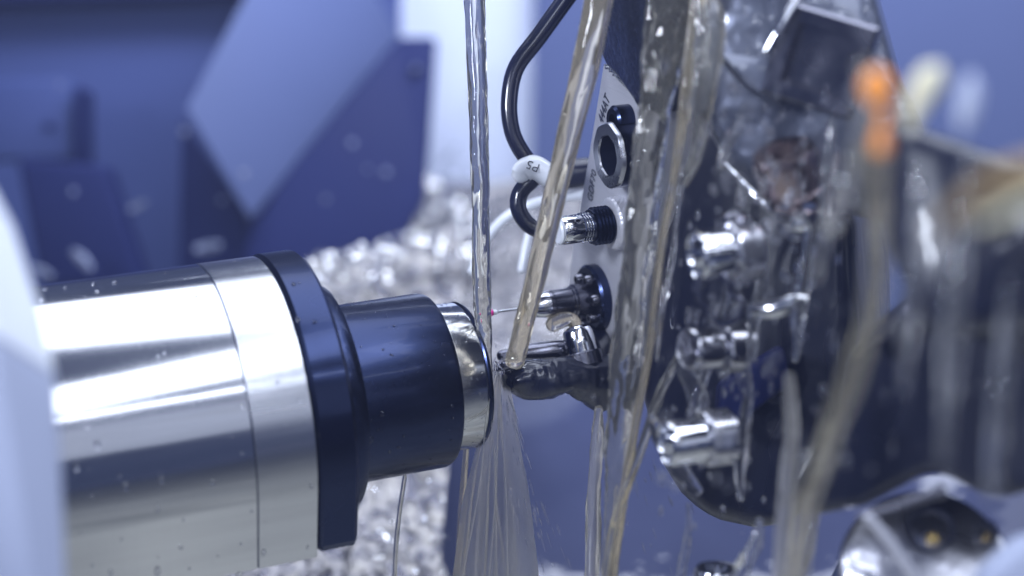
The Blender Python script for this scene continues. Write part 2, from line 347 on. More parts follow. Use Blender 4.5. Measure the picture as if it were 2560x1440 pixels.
# ------------------------------------------------------------------ spindle
sp = thing('machine_spindle', 'large polished steel machine spindle with a black flange and black stepped nose', 'spindle', NOSE + AX * s_at(556))
def arch(name, s0, s1, rad, m, parent, low=1.0, ch=0.0006, inner=None, nseg=64, corner=0.0):
    """rounded top, flat vertical sides: housing section from s0 to s1"""
    bm = bmesh.new(); prof = []
    for k in range(nseg + 1):
        t = math.pi * k / nseg; prof.append((math.cos(t), math.sin(t)))
    prof += [(-1, -low + corner)] + ([(-1 + corner * .3, -low + corner * .3), (-1 + corner, -low)] if corner else []) + ([(1 - corner, -low), (1 - corner * .3, -low + corner * .3)] if corner else []) + [(1, -low + corner)]
    rings = []; be = R(10); UP2 = UP * math.cos(be) + NR * math.sin(be); NR2 = NR * math.cos(be) - UP * math.sin(be)
    for s, r in ((s0, rad - ch), (s0 + ch, rad), (s1 - ch, rad), (s1, rad - ch)):
        rings.append([bm.verts.new(NOSE + AX * s + NR2 * x * r + UP2 * y * r) for x, y in prof])
    for p, q in zip(rings, rings[1:]):
        for k in range(len(p)): bm.faces.new((p[k], q[k], q[(k + 1) % len(p)], p[(k + 1) % len(p)]))
    bm.faces.new(rings[0]); bm.faces.new(rings[-1][::-1])
    return finish(name, bm, m, parent, angle=20)
sS, sR, sF, sC, sB = s_at(541), s_at(684), s_at(779), s_at(808), s_at(1085)
rb = PX(384, depth_at(sS))
def low_for(s, rad, py):
    be = R(10); U2 = UP * math.cos(be) + NR * math.sin(be); N2 = NR * math.cos(be) - UP * math.sin(be); lo, hi = .4, 1.4
    for _ in range(40):
        m_ = (lo + hi) / 2; q = M.inverted() @ (NOSE + AX * s + (N2 - U2 * m_) * rad)
        if 720 - FPX * q.y / -q.z < py: lo = m_
        else: hi = m_
    return lo
lwH = low_for(sS, rb, 1422)
arch('housing', -0.30, sS - 0.00012, rb, steel, sp, low=lwH, ch=.00025)
arch('front_ring', sS + 0.00012, sR - 0.0002, rb * 1.001, ring_steel, sp, low=lwH, ch=.00025)
arch('flange', sR + 0.0002, sF, rb * 1.012, black_ox, sp, low=lwH * .985, ch=0.0012, corner=0.08)
arch('seam_gap', sS - 0.0015, sS + 0.0015, rb * 0.996, black_ox, sp, low=lwH * .99, ch=0.0001)
rc, rn, rt = PX(292, depth_at(sC)), PX(220, depth_at(sB)), PX(184, 0.55)
lathe('collar', NOSE, AX, [(sF - .002, rc - .003), (sF - .002, rc), (sC + .001, rc), (sC + .0035, rc - .0015), (sC + .005, rc - .006), (sC + .005, rn * .9)], black_ox, sp, seg=96)
lathe('nose_sleeve', NOSE, AX, [(sC, rn), (sB - .002, rn), (sB - .0006, rn - .0005), (sB, rn - .0018), (sB, rt * .9)], black_ox, sp, seg=96)
lathe('nose_tip', NOSE, AX, [(sB - .004, rt), (-.0012, rt), (-.0003, rt - .0004)], steel, sp, seg=96)
lathe('end_seal', NOSE, AX, [(-.0003, rt - .0003), (.0002, rt + .0001), (.0012, rt - .0004), (.0015, rt - .002), (.0015, 0)], black_ox, sp, seg=96)
# wet beads on the black nose and flange
bead = liquid('bead_water', (0.97, 0.97, 1.0), 0, 1.34)
def on_nose(px, py, r):
    # nearest hit of the pixel ray with the cylinder of radius r
    d = P(px, py, 1.0).normalized(); oc = -NOSE
    dp = d - AX * d.dot(AX); op = oc - AX * oc.dot(AX)
    A, B, Cc = dp.dot(dp), 2 * dp.dot(op), op.dot(op) - r * r
    t = (-B - math.sqrt(max(B * B - 4 * A * Cc, 0))) / (2 * A); p = d * t
    n = (p - NOSE); n = (n - AX * n.dot(AX)).normalized(); return p, n
bl = [(955, 1035, 16), (925, 1100, 20), (1010, 1090, 9), (1130, 1015, 9), (1132, 1045, 7), (975, 1130, 10), (1000, 1118, 8), (1060, 880, 8), (945, 1075, 8), (1122, 1075, 6), (1128, 1100, 6), (905, 1130, 7), (1025, 960, 7)]
for i, (x, y, wd) in enumerate(bl):
    p, n = on_nose(x, y, rn); r = PX(wd, .53) / 2
    o = lathe('water_droplet', p - n * r * .25, n, [(0, r), (r * .35, r * .93), (r * .6, r * .7), (r * .78, r * .35), (r * .82, 0)], bead, None, seg=20, up=AX)
    tag(o, 'small clear droplet on the black nose sleeve', 'droplet', 'droplets on the black nose sleeve')
random.seed(9); bm = bmesh.new()
N2 = NR * math.cos(R(10)) - UP * math.sin(R(10)); U2 = UP * math.cos(R(10)) + NR * math.sin(R(10))
for i in range(150):
    k_ = random.random(); s_ = random.uniform(-.17, sF - .002); rad = rb * (1.012 if s_ > sR else 1.001)
    if k_ < .6:
        an = random.uniform(0.0, 1.9); nn = N2 * math.cos(an) + U2 * math.sin(an); q = NOSE + AX * s_ + nn * rad
    else: nn = N2; q = NOSE + AX * s_ + N2 * rad - U2 * random.uniform(0, .8) * rad
    rr_ = random.choice((.0002, .0003, .0004, .0006, .0008)) * random.uniform(.7, 1.2)
    bmesh.ops.create_icosphere(bm, subdivisions=2, radius=rr_, matrix=Matrix.Translation(q) @ nn.to_track_quat('Z', 'Y').to_matrix().to_4x4() @ Matrix.Diagonal((1, random.uniform(1, 2), .5, 1)))
for i in range(120):
    an = random.uniform(-.9, 2.0); nn = NR * math.cos(an) + UP * math.sin(an)
    if random.random() < .7: s_, rad = random.uniform(sC + .006, sB - .002), rn
    else: s_, rad = random.uniform(sB, -.001), rt
    rr_ = random.choice((.00015, .0002, .0003, .0004))
    bmesh.ops.create_icosphere(bm, subdivisions=2, radius=rr_, matrix=Matrix.Translation(NOSE + AX * s_ + nn * rad) @ nn.to_track_quat('Z', 'Y').to_matrix().to_4x4() @ Matrix.Diagonal((1, 1, .5, 1)))
tag(finish('coolant_beads', bm, bead, angle=180), 'tiny clear beads of coolant sprinkled over the spindle', 'droplets', kind='stuff')
# ------------------------------------------------------------------ foreground guard
gd = thing('guard_panel', 'blurred white guard panel at the left end of the spindle', 'guard panel', P(60, 1000, .36))
slab('upper_panel', [(-500, -700, .33), (-120, 300, .335), (20, 560, .34), (85, 760, .34), (128, 935, .34), (0, 850, .33), (-500, 560, .32)], 0.004, paint_white, gd, bevel=.001)
slab('lower_panel', [(-500, 562, .32), (0, 852, .33), (128, 937, .34), (140, 1100, .34), (156, 1500, .34), (160, 1900, .34), (-500, 1900, .30)], 0.004, paint_pale, gd, bevel=.001)  # dimmer light on the lower facet put into a greyer colour
# ------------------------------------------------------------------ tool block (plate facing the spindle)
BO = P(1492, 742, 0.572)
def B(px, py, off=0.0):
    return ray_plane(px, py, BO, AX) - AX * off
tb = thing('tool_block', 'ground silver tool plate with engraved characters and black top casting', 'tool holder', BO)
plate_pts = [B(1508, 165), B(1524, 160), B(1640, 272), B(1620, 560), B(1560, 900), B(1440, 900), B(1414, 760), B(1434, 610), B(1470, 400)]
slab('ground_plate', plate_pts, 0.03, ground, tb, back=AX, bevel=0.0004, segs=2)
cast = [B(1500, -200, .012), B(1720, -200, .012), B(1650, 290, .006), B(1608, 246, .004), B(1570, 190, .004), B(1536, 165, .003), B(1512, 60, .006)]
slab('top_casting', cast, 0.04, black_coarse, tb, back=AX, bevel=0.002)
bm = bmesh.new(); random.seed(3)                                   # bright bead along the joint of plate and casting
for i in range(90):
    t = i / 89; q = B(1522 + 88 * t + random.gauss(0, 1.2), 160 + 86 * t + random.gauss(0, 2), .0015)
    bmesh.ops.create_icosphere(bm, subdivisions=1, radius=random.uniform(.0002, .0006), matrix=Matrix.Translation(q))
finish('weld_bead', bm, chrome, tb)
def engrave(txt, px, py, px2, py2, hpx, parent, m, off=0.00025, normal=None, name='engraved_text', plane=None):
    cu = bpy.data.curves.new('t', 'FONT'); cu.body = txt; cu.size = 1; cu.extrude = 0.01; cu.offset = -0.012
    to = bpy.data.objects.new('t', cu); COL.objects.link(to); bpy.context.view_layer.update()
    me = bpy.data.meshes.new_from_object(to.evaluated_get(bpy.context.evaluated_depsgraph_get())); bpy.data.objects.remove(to)
    wid = max(v.co.x for v in me.vertices)
    pl = plane or (lambda x, y: B(x, y))
    p0, p1 = pl(px, py), pl(px2, py2); nn = normal or -AX
    ux = (p1 - p0).normalized(); uy = nn.cross(ux).normalized(); sc = (p1 - p0).length / wid
    hs = PX(hpx, .56)
    for v in me.vertices: v.co = p0 + ux * v.co.x * sc + uy * v.co.y * hs / .7 + nn * (off + v.co.z * .01)
    me.materials.append(m); o = bpy.data.objects.new(name, me); COL.objects.link(o)
    if parent: o.parent = parent; o.matrix_parent_inverse = parent.matrix_world.inverted()
    return o
engrave('GDF70', 1481, 508, 1492, 432, 26, tb, ink)
engrave('444AT', 1508, 312, 1526, 250, 30, tb, ink)
TD = -AX
# nut / bushing
nt = thing('hollow_nut', 'steel faced hollow nut standing on the ground tool plate', 'nut', B(1560, 385))
def hexfn(an, t): 
    k = (an % (math.pi / 4)) - math.pi / 8; return min(1.0, 0.965 / math.cos(k) )
no = B(1580, 382)
dull_nut = noisy(mat('nut_steel', (0.42, 0.43, 0.48), 1, 0.3), nscale=120, bump=0.3, dist=0.0005, rr=(.2, .4))
lathe('nut_body', no, TD, [(0, .0106), (.0072, .0106)], black_ox, nt, seg=64, fn=hexfn)
lathe('nut_face', no, TD, [(.0072, .0106), (.0082, .0104), (.0086, .0100), (.0086, .0066), (.0080, .0064)], dull_nut, nt, seg=64, fn=hexfn)
lathe('nut_bore', no, TD, [(.0080, .0064), (.0005, .0060), (.0005, 0)], wet_black, nt, seg=48)
sc1 = B(1572, 298)
tag(lathe('cap_screw', sc1, TD, [(0, .0048), (.005, .0048), (.0058, .004), (.0058, .0022), (.003, .002), (.003, 0)], black_ox, None, seg=32), 'small black round screw head just above the hollow nut', 'screw')
# connector
cn = thing('cable_connector', 'silver threaded cable connector with black threaded neck and knurled ring', 'connector', B(1545, 566))
co = B(1556, 556)
kb = bmesh.new()
kn = [(0, .0118), (.0002, .0118)] + [(.0002 + i * .0003, .0118) for i in range(1, 13)] + [(.0044, .0112), (.0048, .0100), (.0048, .0055)]
lathe('knurled_ring', co, TD, [(s, r * .72) for s, r in kn], ground, cn, seg=120, fn=lambda an, t: 1 + (0.012 * (math.cos(an * 30 + t * 4000) + math.cos(an * 30 - t * 4000)) if t < .0042 else 0))
th = [(.004, .0062)]
for i in range(5): th += [(.005 + i * .0012, .0064), (.0055 + i * .0012, .0072), (.0060 + i * .0012, .0064)]
lathe('threaded_neck', co, TD, [(s, r * .86) for s, r in th + [(.0115, .0064), (.0115, 0)]], black_ox, cn, seg=48)
th2 = [(.010, .0050)]
for i in range(4): th2 += [(.0118 + i * .0009, .0050), (.0121 + i * .0009, .0054), (.0124 + i * .0009, .0050)]
lathe('connector_barrel', co, TD, [(s, r * .9) for s, r in th2 + [(.0160, .0051), (.0210, .0051), (.0218, .0047), (.0218, 0)]], chrome, cn, seg=48)
lathe('white_sleeve', co, TD, [(.0212, .0040), (.0226, .0043), (.0232, .0038), (.0232, 0)], white_pl, cn, seg=48)
# cable
dC = .553
cb = thing('black_cable', 'glossy black cable hanging in an arc and curling into the silver connector', 'cable', P(1262, 270, dC))
tube('upper_run', [(1480, -90, 46, dC), (1420, -10, 46, dC), (1348, 90, 45, dC), (1290, 170, 43, dC), (1273, 255, 42, dC), (1281, 330, 41, dC), (1310, 388, 41, dC), (1345, 428, 40, dC)], rubber, cb, seg=24)
tube('lower_loop', [(1352, 436, 40, dC), (1328, 452, 42, dC), (1302, 480, 42, dC), (1296, 520, 42, dC), (1318, 560, 41, dC), (1360, 582, 40, dC), (1400, 590, 38, dC), (1440, 586, 36, dC)], rubber, cb, seg=24, lump=.05)
mk = tube('marker_sleeve', [(1300, 440, 50, dC - .001), (1310, 428, 62, dC - .001), (1335, 420, 66, dC - .001), (1372, 440, 60, dC - .001)], white_pl, cb, seg=20)
engrave('P5', 1352, 414, 1322, 402, 24, cb, ink, off=.0004, normal=-DV(0, -.5, 1).normalized(), name='marker_text', plane=lambda x, y: P(x, y, dC - .0046))
# white tube behind, with short stub, and black rod
tag(tube('white_hose', [(1180, 680, 24, .62), (1215, 600, 25, .62), (1265, 545, 26, .62), (1330, 512, 26, .62), (1400, 494, 26, .61), (1470, 484, 26, .60)], white_pl), 'thin white hose curving behind the black cable loop', 'hose')
tag(tube('white_tube_end', [(1330, 560, 24, .60), (1318, 610, 24, .60), (1304, 676, 23, .60)], white_pl), 'short white tube end behind the slanted coolant jet', 'tube')
tag(tube('black_rod', [(1372, 442, 66, .60), (1400, 438, 76, .60), (1450, 433, 76, .60), (1530, 425, 76, .60)], rubber, seg=40), 'black round rod behind the tool plate, level with the hollow nut', 'rod')
# probe
pr = thing('touch_probe', 'slim silver touch probe with ruby ball tip on black round mount', 'probe', B(1492, 742))
po = B(1494, 742)
lathe('mount_disc', po, TD, [(0, .0112), (.0028, .0112), (.0036, .0104), (.0036, .0070), (.0030, .0066), (.0030, 0)], black_ox, pr, seg=64)
for t in range(0, 360, 60):
    q = po + (UP * math.sin(R(t + 75)) + NR * math.cos(R(t + 75))) * .0072
    lathe('mount_screw', q, TD, [(.002, .0019), (.0052, .0019), (.0058, .0015), (.0058, .0009), (.004, .0008), (.004, 0)], dark_steel, pr, seg=20)
pb = [(.001, .0060), (.0090, .0060), (.0094, .0054), (.0100, .0054), (.0104, .0049), (.0168, .0048), (.0170, .0045), (.0173, .0045), (.0175, .0047), (.0185, .0046), (.0225, .0040), (.0240, .0028), (.0240, 0)]
lathe('probe_barrel', po, TD, [(s, r * .92) for s, r in pb], dark_steel, pr, seg=48)
lathe('probe_cone', po, TD, [(.0186, .0044), (.0225, .0038), (.0243, .0027), (.0246, .0012), (.0246, 0)], chrome, pr, seg=48)
tip = P(1226, 782, .556); q0 = po + TD * .024; sdir = (tip - q0)
lathe('stylus', q0, sdir, [(0, .0011), (sdir.length * .3, .0009), (sdir.length * .33, .0004), (sdir.length, .0004), (sdir.length, 0)], chrome, pr, seg=16)
lathe('stylus_neck', tip, -sdir, [(0.0006, .0009), (.0022, .0008), (.0024, .0003)], white_pl, pr, seg=16)
bm = bmesh.new(); bmesh.ops.create_uvsphere(bm, u_segments=24, v_segments=14, radius=.00125, matrix=Matrix.Translation(tip)); finish('ruby_ball', bm, ruby, pr)
# turning tool group under the probe
tl = thing('boring_bar', 'dark wet boring bar with stepped shank reaching towards the spindle nose', 'cutting tool', B(1490, 900))
bo = B(1500, 905)
lathe('shank_collar', bo, TD, [(0, .0135), (.0045, .0135), (.006, .012), (.008, .0115), (.008, .004)], wet_black, tl, seg=48)
bm = bmesh.new(); add_tube(bm, [(1520, 960, 150, .556), (1470, 945, 120, .552), (1420, 940, 92, .548), (1370, 948, 100, .546), (1310, 950, 92, .544), (1272, 950, 60, .543)], seg=28, lump=.12, seed=4)
finish('tapered_shank', bm, wet_black, tl, angle=80)
tube('insert_seat', [(1440, 872, 46, .560), (1380, 878, 52, .558), (1310, 884, 44, .557), (1250, 890, 26, .556)], dark_steel, tl, seg=12)
tube('carbide_insert', [(1300, 905, 30, .540), (1262, 915, 24, .540), (1243, 925, 10, .540)], dark_steel, tl, seg=6)
cp = thing('coolant_fitting', 'shiny silver capped fitting with amber hose end under the probe', 'fitting', B(1455, 830))
fo = P(1452, 862, .553)
lathe('fitting_cap', fo, DV(-.25, 1, .1), [(-.006, .0050), (.0, .0050), (.004, .0050), (.0052, .0046), (.0058, .0036), (.0062, .0030), (.0062, 0)], chrome, cp, seg=40)
lathe('lock_ring', fo, DV(-.25, 1, .1), [(-.007, .0062), (-.003, .0062), (-.0025, .0056)], dark_steel, cp, seg=40)
tube('amber_hose', [(1440, 815, 34, .562), (1428, 798, 34, .562), (1405, 800, 40, .563), (1380, 812, 40, .565)], oil_y, cp, seg=16)
# ------------------------------------------------------------------ turret
grey_cast = noisy(mat('grey_cast', (0.10, 0.11, 0.15), 0.6, 0.3, coat=.6), nscale=40, bump=0.5, dist=0.006, rr=(.2, .5), detail=3)
tr = thing('tool_turret', 'big dark wet tool turret body right of the coolant streams', 'tool turret', P(1900, 900, .5))
slab('turret_body', [(1700, -250, .52), (1672, 320, .53), (1628, 700, .54), (1600, 1000, .545), (1640, 1150, .54), (1690, 1235, .53), (1760, 1300, .52), (1880, 1326, .51), (1985, 1310, .50), (2090, 1100, .50), (2140, 820, .50), (2130, 560, .50), (2060, 300, .50), (1880, 140, .51)], .09, wet_black, tr, bevel=.006, segs=4, back=DV(.35, 0, 1))
slab('holder_block', [(2110, 880, .43), (2560, 480, .40), (2700, 520, .40), (2700, 1200, .40), (2480, 1260, .41), (2330, 1180, .425), (2160, 1272, .43), (2010, 1300, .435), (2060, 1120, .43)], .07, wet_black, tr, bevel=.004, back=DV(.35, .1, 1))
slab('upper_bracket', [(1720, -200, .47), (2130, -200, .46), (2230, 160, .46), (2300, 300, .46), (2250, 560, .46), (2080, 520, .465), (1960, 545, .47), (1800, 395, .475), (1730, 250, .475)], .05, grey_cast, tr, bevel=.008, back=DV(.3, 0, 1))
slab('side_holder', [(2230, 290, .37), (2460, 370, .36), (2700, 420, .35), (2700, 800, .35), (2330, 860, .36), (2210, 620, .37)], .06, wet_black, tr, bevel=.006, back=DV(.3, 0, 1))
# chrome strip in place of an edge highlight, and square socket of the bracket
tube('edge_highlight', [(1800, 396, 9, .468), (1870, 470, 14, .466), (1905, 508, 16, .464), (1942, 540, 8, .463)], chrome, tr, seg=10)
so = P(2050, 150, .45)
lathe('socket_ring', so, DV(-.35, -.15, -1), [(-.004, .0175), (.002, .0175), (.003, .0165), (.003, .0115), (-.004, .011), (-.004, 0)], dark_steel, tr, seg=4, up=DV(1, .5, 0))
tube('socket_edge', [(1915, 130, 20, .445), (1955, 60, 22, .443), (2010, -30, 20, .443)], chrome, tr, seg=10)
slab('wedge_plate', [(1800, 130, .455), (1925, 150, .455), (1935, 250, .455), (1950, 262, .455), (1870, 210, .455)], .01, grey_cast, tr, bevel=.001)
slab('lower_rib', [(1800, 960, .49), (1960, 860, .488), (1980, 960, .488), (1850, 1060, .49), (1790, 1085, .492)], .01, navy_and_shade, tr, bevel=.002)
# nozzles
dull_chrome = noisy(mat('dull_chrome', (0.5, 0.5, 0.54), 1, 0.2), nscale=50, bump=0.25, dist=0.002, rr=(.1, .35))
def nozzle(label, x, y, d, r, L, dr, m=chrome):
    t = thing('coolant_nozzle', label, 'nozzle', P(x, y, d), 'coolant nozzles on the turret')
    o = P(x, y, d); a = dr
    lathe('nozzle_tube', o, a, [(L * .6, r * .82), (.0, r * .86), (-.0004, r * .9), (0, r * .97), (.0008, r), (L * .45, r), (L * .47, r * .9), (L * .55, r * .9)], m, t, seg=48)
    lathe('nozzle_nut', o, a, [(L * .53, r * .9), (L * .53, r * 1.18), (L * .56, r * 1.25), (L * .9, r * 1.25), (L * .95, r * 1.1), (L, 0)], dull_chrome, t, seg=48, fn=lambda an, t_: .94 / max(.94, math.cos(((an + .2) % (math.pi / 3)) - math.pi / 6)))
    lathe('nozzle_bore', o, a, [(L * .3, r * .82), (L * .32, r * .6), (L * .4, 0)], dark_steel, t, seg=32)
    return t
nozzle('upper shiny open nozzle pointing at the plate, beside a round screw', 1742, 642, .452, .0067, .018, DV(1, .16, .30))
nozzle('lower shiny open nozzle near the rounded bottom of the turret', 1668, 1110, .455, .0062, .020, DV(1, .10, .35))
nozzle('middle wet nozzle leaning upwards between the other two', 1722, 872, .46, .0058, .018, DV(1, .02, .55), dull_chrome)
tag(lathe('round_screw', P(1838, 565, .455), DV(-.3, .2, -1), [(-.004, .0042), (.001, .0042), (.002, .0034), (.0028, .002), (.003, 0)], dark_steel, None, seg=32), 'domed shiny screw head above the upper nozzle', 'screw')
tag(lathe('angled_clip', P(1800, 745, .452), DV(-.3, -.1, -1), [(-.002, .0085), (.0015, .0085), (.002, .0078), (.002, .006), (.0, .0055)], dark_steel, None, seg=40, fn=lambda an, t: .45 + .55 * abs(math.cos(an - .9)) ), 'slanted silver loop clip between the upper and middle nozzles', 'clip')
tag(tube('polished_pin', [(1888, 775, 46, .455), (1935, 772, 50, .452), (1990, 752, 44, .450), (2010, 742, 20, .450)], steel), 'bright polished pin lying across the dark turret', 'pin')
tag(tube('feed_rod', [(2170, 865, 34, .42), (2230, 810, 32, .415), (2268, 768, 36, .41), (2400, 620, 30, .41), (2520, 480, 30, .40)], dark_steel), 'thin dark metal rod rising diagonally behind the brown stream', 'rod')
for (x, y, dx, label) in ((1970, 425, 1, 'coppery knurled ring under the bracket'),):
    tag(lathe('copper_ring', P(x, y, .452), DV(-.3, .9, -.5), [(-.006, .008), (-.003, .0086), (0, .0082), (.003, .0088), (.006, .0078), (.006, .005)], mat('copper', (.42, .33, .32), 1, .25), None, seg=40, fn=lambda an, t: 1 + .02 * math.cos(24 * an)), label, 'ring')
tag(lathe('chrome_cup', P(2010, 510, .455), DV(-.2, .9, -.55), [(-.006, .0045), (-.004, .0075), (0, .009), (.002, .0092), (.002, .0075)], chrome, None, seg=40), 'chrome cup below the coppery ring', 'cup')
# foreground coloured plugs
dz = .29
pg = thing('orange_valve', 'blurred orange valve knob with smaller orange lower end', 'valve', P(2195, 220, dz))
lathe('valve_knob', P(2192, 215, dz), DV(.1, -1, 0), [(-.0030, 0), (-.0026, .0014), (-.0012, .0024), (.0008, .0026), (.0024, .0018), (.0036, .0010)], orange, pg, seg=32)
tube('valve_stem', [(2205, 250, 24, dz), (2212, 290, 20, dz), (2200, 330, 22, dz)], orange, pg, seg=16)
lathe('valve_foot', P(2202, 362, dz), DV(.05, -1, 0), [(-.0030, 0), (-.0022, .0010), (.000, .0016), (.0014, .0012), (.0020, 0)], orange, pg, seg=32)
tag(tube('cream_plug', [(2345, 170, 30, dz), (2330, 190, 70, dz), (2300, 240, 66, dz), (2280, 300, 34, dz), (2276, 325, 14, dz)], cream), 'blurred cream plug hanging next to the orange valve', 'plug')
tag(tube('grey_plug', [(2425, 190, 20, dz), (2425, 230, 52, dz), (2415, 290, 50, dz), (2405, 330, 20, dz)], paint_pale), 'dim grey plug right of the cream plug', 'plug')
tag(tube('brass_pipe', [(2330, 590, 20, .24), (2400, 520, 50, .24), (2500, 455, 70, .24), (2620, 420, 80, .24)], old_brass), 'blurred brass pipe at the right edge of the dark holder', 'pipe')
tag(tube('cream_pipe', [(2430, 550, 14, .24), (2480, 548, 30, .24), (2550, 510, 36, .24), (2640, 470, 40, .24)], cream), 'short cream pipe under the brass pipe', 'pipe')
# round flange bottom right
flange_steel = noisy(mat('flange_steel', (0.55, 0.55, 0.60), 1, 0.25), nscale=38, bump=0.7, dist=0.006, rr=(.1, .4), detail=3)
rf = thing('round_tool_flange', 'round metal flange with two dark holes showing brass in the bottom corner', 'flange', P(2330, 1400, .42))
fa = DV(-.25, .55, -1); fo = P(2310, 1420, .43)
lathe('flange_disc', fo, fa, [(-.03, .0215), (-.002, .0215), (.0, .0205), (.0008, .019), (.0008, 0)], flange_steel, rf, seg=80)
for (x, y, r) in ((2325, 1325, .0056), (2465, 1330, .0028)):
    q = ray_plane(x, y, fo + fa.normalized() * .001, fa)
    lathe('bored_hole', q, fa, [(0.0000, r * 1.12), (.0008, r * 1.06), (.0008, r), (-.0002, r * .9), (-.0005, 0)], wet_black, rf, seg=32)
    lathe('brass_plug', q + (UP * -.35 + NR * .2) * r * 1.1, fa, [(-.0005, r * .32), (.0012, r * .3), (.0016, r * .2), (.0016, 0)], brass, rf, seg=24)
tube('rim_clamp', [(2150, 1292, 22, .405), (2230, 1270, 22, .404), (2330, 1235, 30, .403), (2352, 1228, 40, .403)], dark_steel, rf, seg=14)
tag(tube('bright_strut', [(2170, 1290, 26, .40), (2230, 1360, 28, .40), (2300, 1460, 30, .40), (2350, 1530, 30, .40)], ground), 'pale strut running down from the flange clamp', 'strut')
tag(slab('corner_bracket', [(2455, 1440, .36), (2570, 1340, .36), (2700, 1360, .36), (2700, 1560, .36), (2440, 1560, .36)], .01, paint_pale, bevel=.003), 'pale blurred bracket in the very bottom right corner', 'bracket')
tag(slab('blue_wedge', [(2080, 1450, .50), (2160, 1290, .50), (2190, 1300, .50), (2090, 1500, .50)], .004, skyblue_and_lit, bevel=.001), 'narrow pale blue wedge strip left of the round flange', 'strip')
# block at the bottom edge
bn = thing('bottom_fitting', 'shiny clear rimmed fitting at the bottom edge below the turret', 'fitting', P(1790, 1430, .47))
lathe('fitting_body', P(1790, 1480, .47), DV(0, 1, -.2), [(-.01, .0062), (.006, .0062), (.007, .0056), (.007, .0045), (.003, .0042), (.003, 0)], chrome, bn, seg=40)
# ------------------------------------------------------------------ coolant
def stream(label, pts, m=oil, **k):
    return tag(tube('coolant_stream', pts, m, **k), label, 'coolant stream', 'coolant streams')
stream('clear upright coolant stream falling just past the spindle nose', [(1184, -60, 54, .532), (1190, 120, 52, .532), (1196, 320, 48, .532), (1202, 520, 46, .532), (1205, 700, 46, .532), (1208, 790, 44, .532), (1215, 850, 32, .532), (1222, 900, 16, .532), (1229, 940, 5, .532)], seg=40, n=16, lump=.10, seed=1)
stream('slanted amber tinted coolant jet ending in a rounded tip', [(1508, -60, 80, .492), (1468, 150, 70, .495), (1420, 350, 62, .50), (1372, 550, 56, .505), (1328, 740, 52, .51), (1298, 860, 50, .515), (1286, 905, 50, .516)], oil_y, seg=40, n=16, lump=.07, seed=2)
st = stream('wide rippled coolant stream between the tool plate and the turret', [(1700, -60, 110, .475), (1660, 120, 108, .478), (1632, 340, 84, .48), (1606, 560, 84, .483), (1582, 760, 76, .486), (1560, 960, 74, .49), (1545, 1140, 62, .493), (1530, 1290, 40, .495), (1524, 1500, 44, .495)], seg=44, n=18, lump=.26, seed=3, flat=.5)
stream('thin yellowish filament along the right side of the wide stream', [(1752, -60, 46, .465), (1720, 200, 34, .468), (1690, 420, 24, .47), (1650, 640, 22, .475), (1628, 840, 20, .48), (1590, 1060, 22, .485), (1556, 1260, 24, .49), (1520, 1500, 26, .49)], oil_y, seg=24, n=14, lump=.18, seed=5)
stream('thin filament crossing diagonally from the middle nozzle to the wide stream', [(1700, 880, 14, .48), (1672, 940, 22, .48), (1640, 1010, 24, .482), (1604, 1120, 20, .484), (1566, 1230, 18, .486), (1534, 1320, 22, .488), (1512, 1500, 30, .49)], oil, seg=20, n=12, lump=.2, seed=6)
stream('slender filament left of the wide stream below the tool plate', [(1498, 1020, 20, .55), (1492, 1120, 34, .54), (1484, 1260, 36, .53), (1478, 1500, 40, .52)], oil_m, seg=20, n=12, lump=.25, seed=8)
stream('broad blurred brownish stream in front of the turret', [(2160, 160, 40, .31), (2180, 300, 74, .31), (2186, 520, 66, .315), (2182, 740, 52, .32), (2130, 950, 56, .33), (2064, 1130, 50, .335), (2010, 1300, 46, .34), (1985, 1500, 50, .345)], oil_c, seg=36, n=16, lump=.25, seed=9, flat=.5)
stream('blurred pale branch left of the brownish stream', [(2130, 380, 50, .33), (2090, 540, 46, .33), (2060, 600, 24, .33), (2040, 700, 14, .335)], oil, seg=24, n=12, lump=.25, seed=10)
stream('narrow branch joining the brownish stream near the turret bottom', [(1972, 940, 26, .41), (1980, 1060, 34, .41), (1972, 1180, 40, .41), (1962, 1300, 44, .41), (1950, 1500, 44, .41)], oil_m, seg=24, n=12, lump=.25, seed=11, flat=.6)
stream('bright clear rope of coolant below the turret edge', [(2048, 1170, 14, .44), (2040, 1230, 26, .44), (2036, 1300, 20, .44), (2020, 1370, 34, .44), (2005, 1440, 24, .44), (2000, 1500, 30, .44)], oil, seg=24, n=12, lump=.3, seed=12)
stream('curved clear film stream over the upper bracket', [(1760, -60, 60, .45), (1775, 80, 70, .45), (1760, 220, 60, .45), (1740, 380, 34, .455), (1712, 460, 14, .46)], oil, seg=32, n=14, lump=.2, seed=13, flat=.35)
stream('amber lined stream falling from under the steel nose tip', [(1166, 1122, 14, .56), (1160, 1200, 16, .56), (1152, 1300, 18, .56), (1148, 1500, 24, .56)], oil_y, seg=16, n=10, lump=.1, seed=14)
stream('hair thin trickle below the black flange', [(1012, 1190, 11, .55), (1000, 1270, 12, .55), (990, 1360, 12, .55), (984, 1500, 13, .55)], oil, seg=14, n=10, lump=.1, seed=15)
random.seed(5); bm = bmesh.new()
add_tube(bm, [(1240, 930, 14, .547), (1234, 1010, 36, .547), (1224, 1130, 80, .547), (1212, 1280, 130, .547), (1204, 1520, 160, .547)], seg=72, n=14, lump=.16, seed=16, flat=.10, stretch=.25)
add_tube(bm, [(1262, 940, 12, .54), (1270, 1010, 26, .54), (1278, 1130, 46, .54), (1290, 1280, 70, .54), (1300, 1520, 90, .54)], seg=48, n=14, lump=.2, seed=18, flat=.10, stretch=.25)
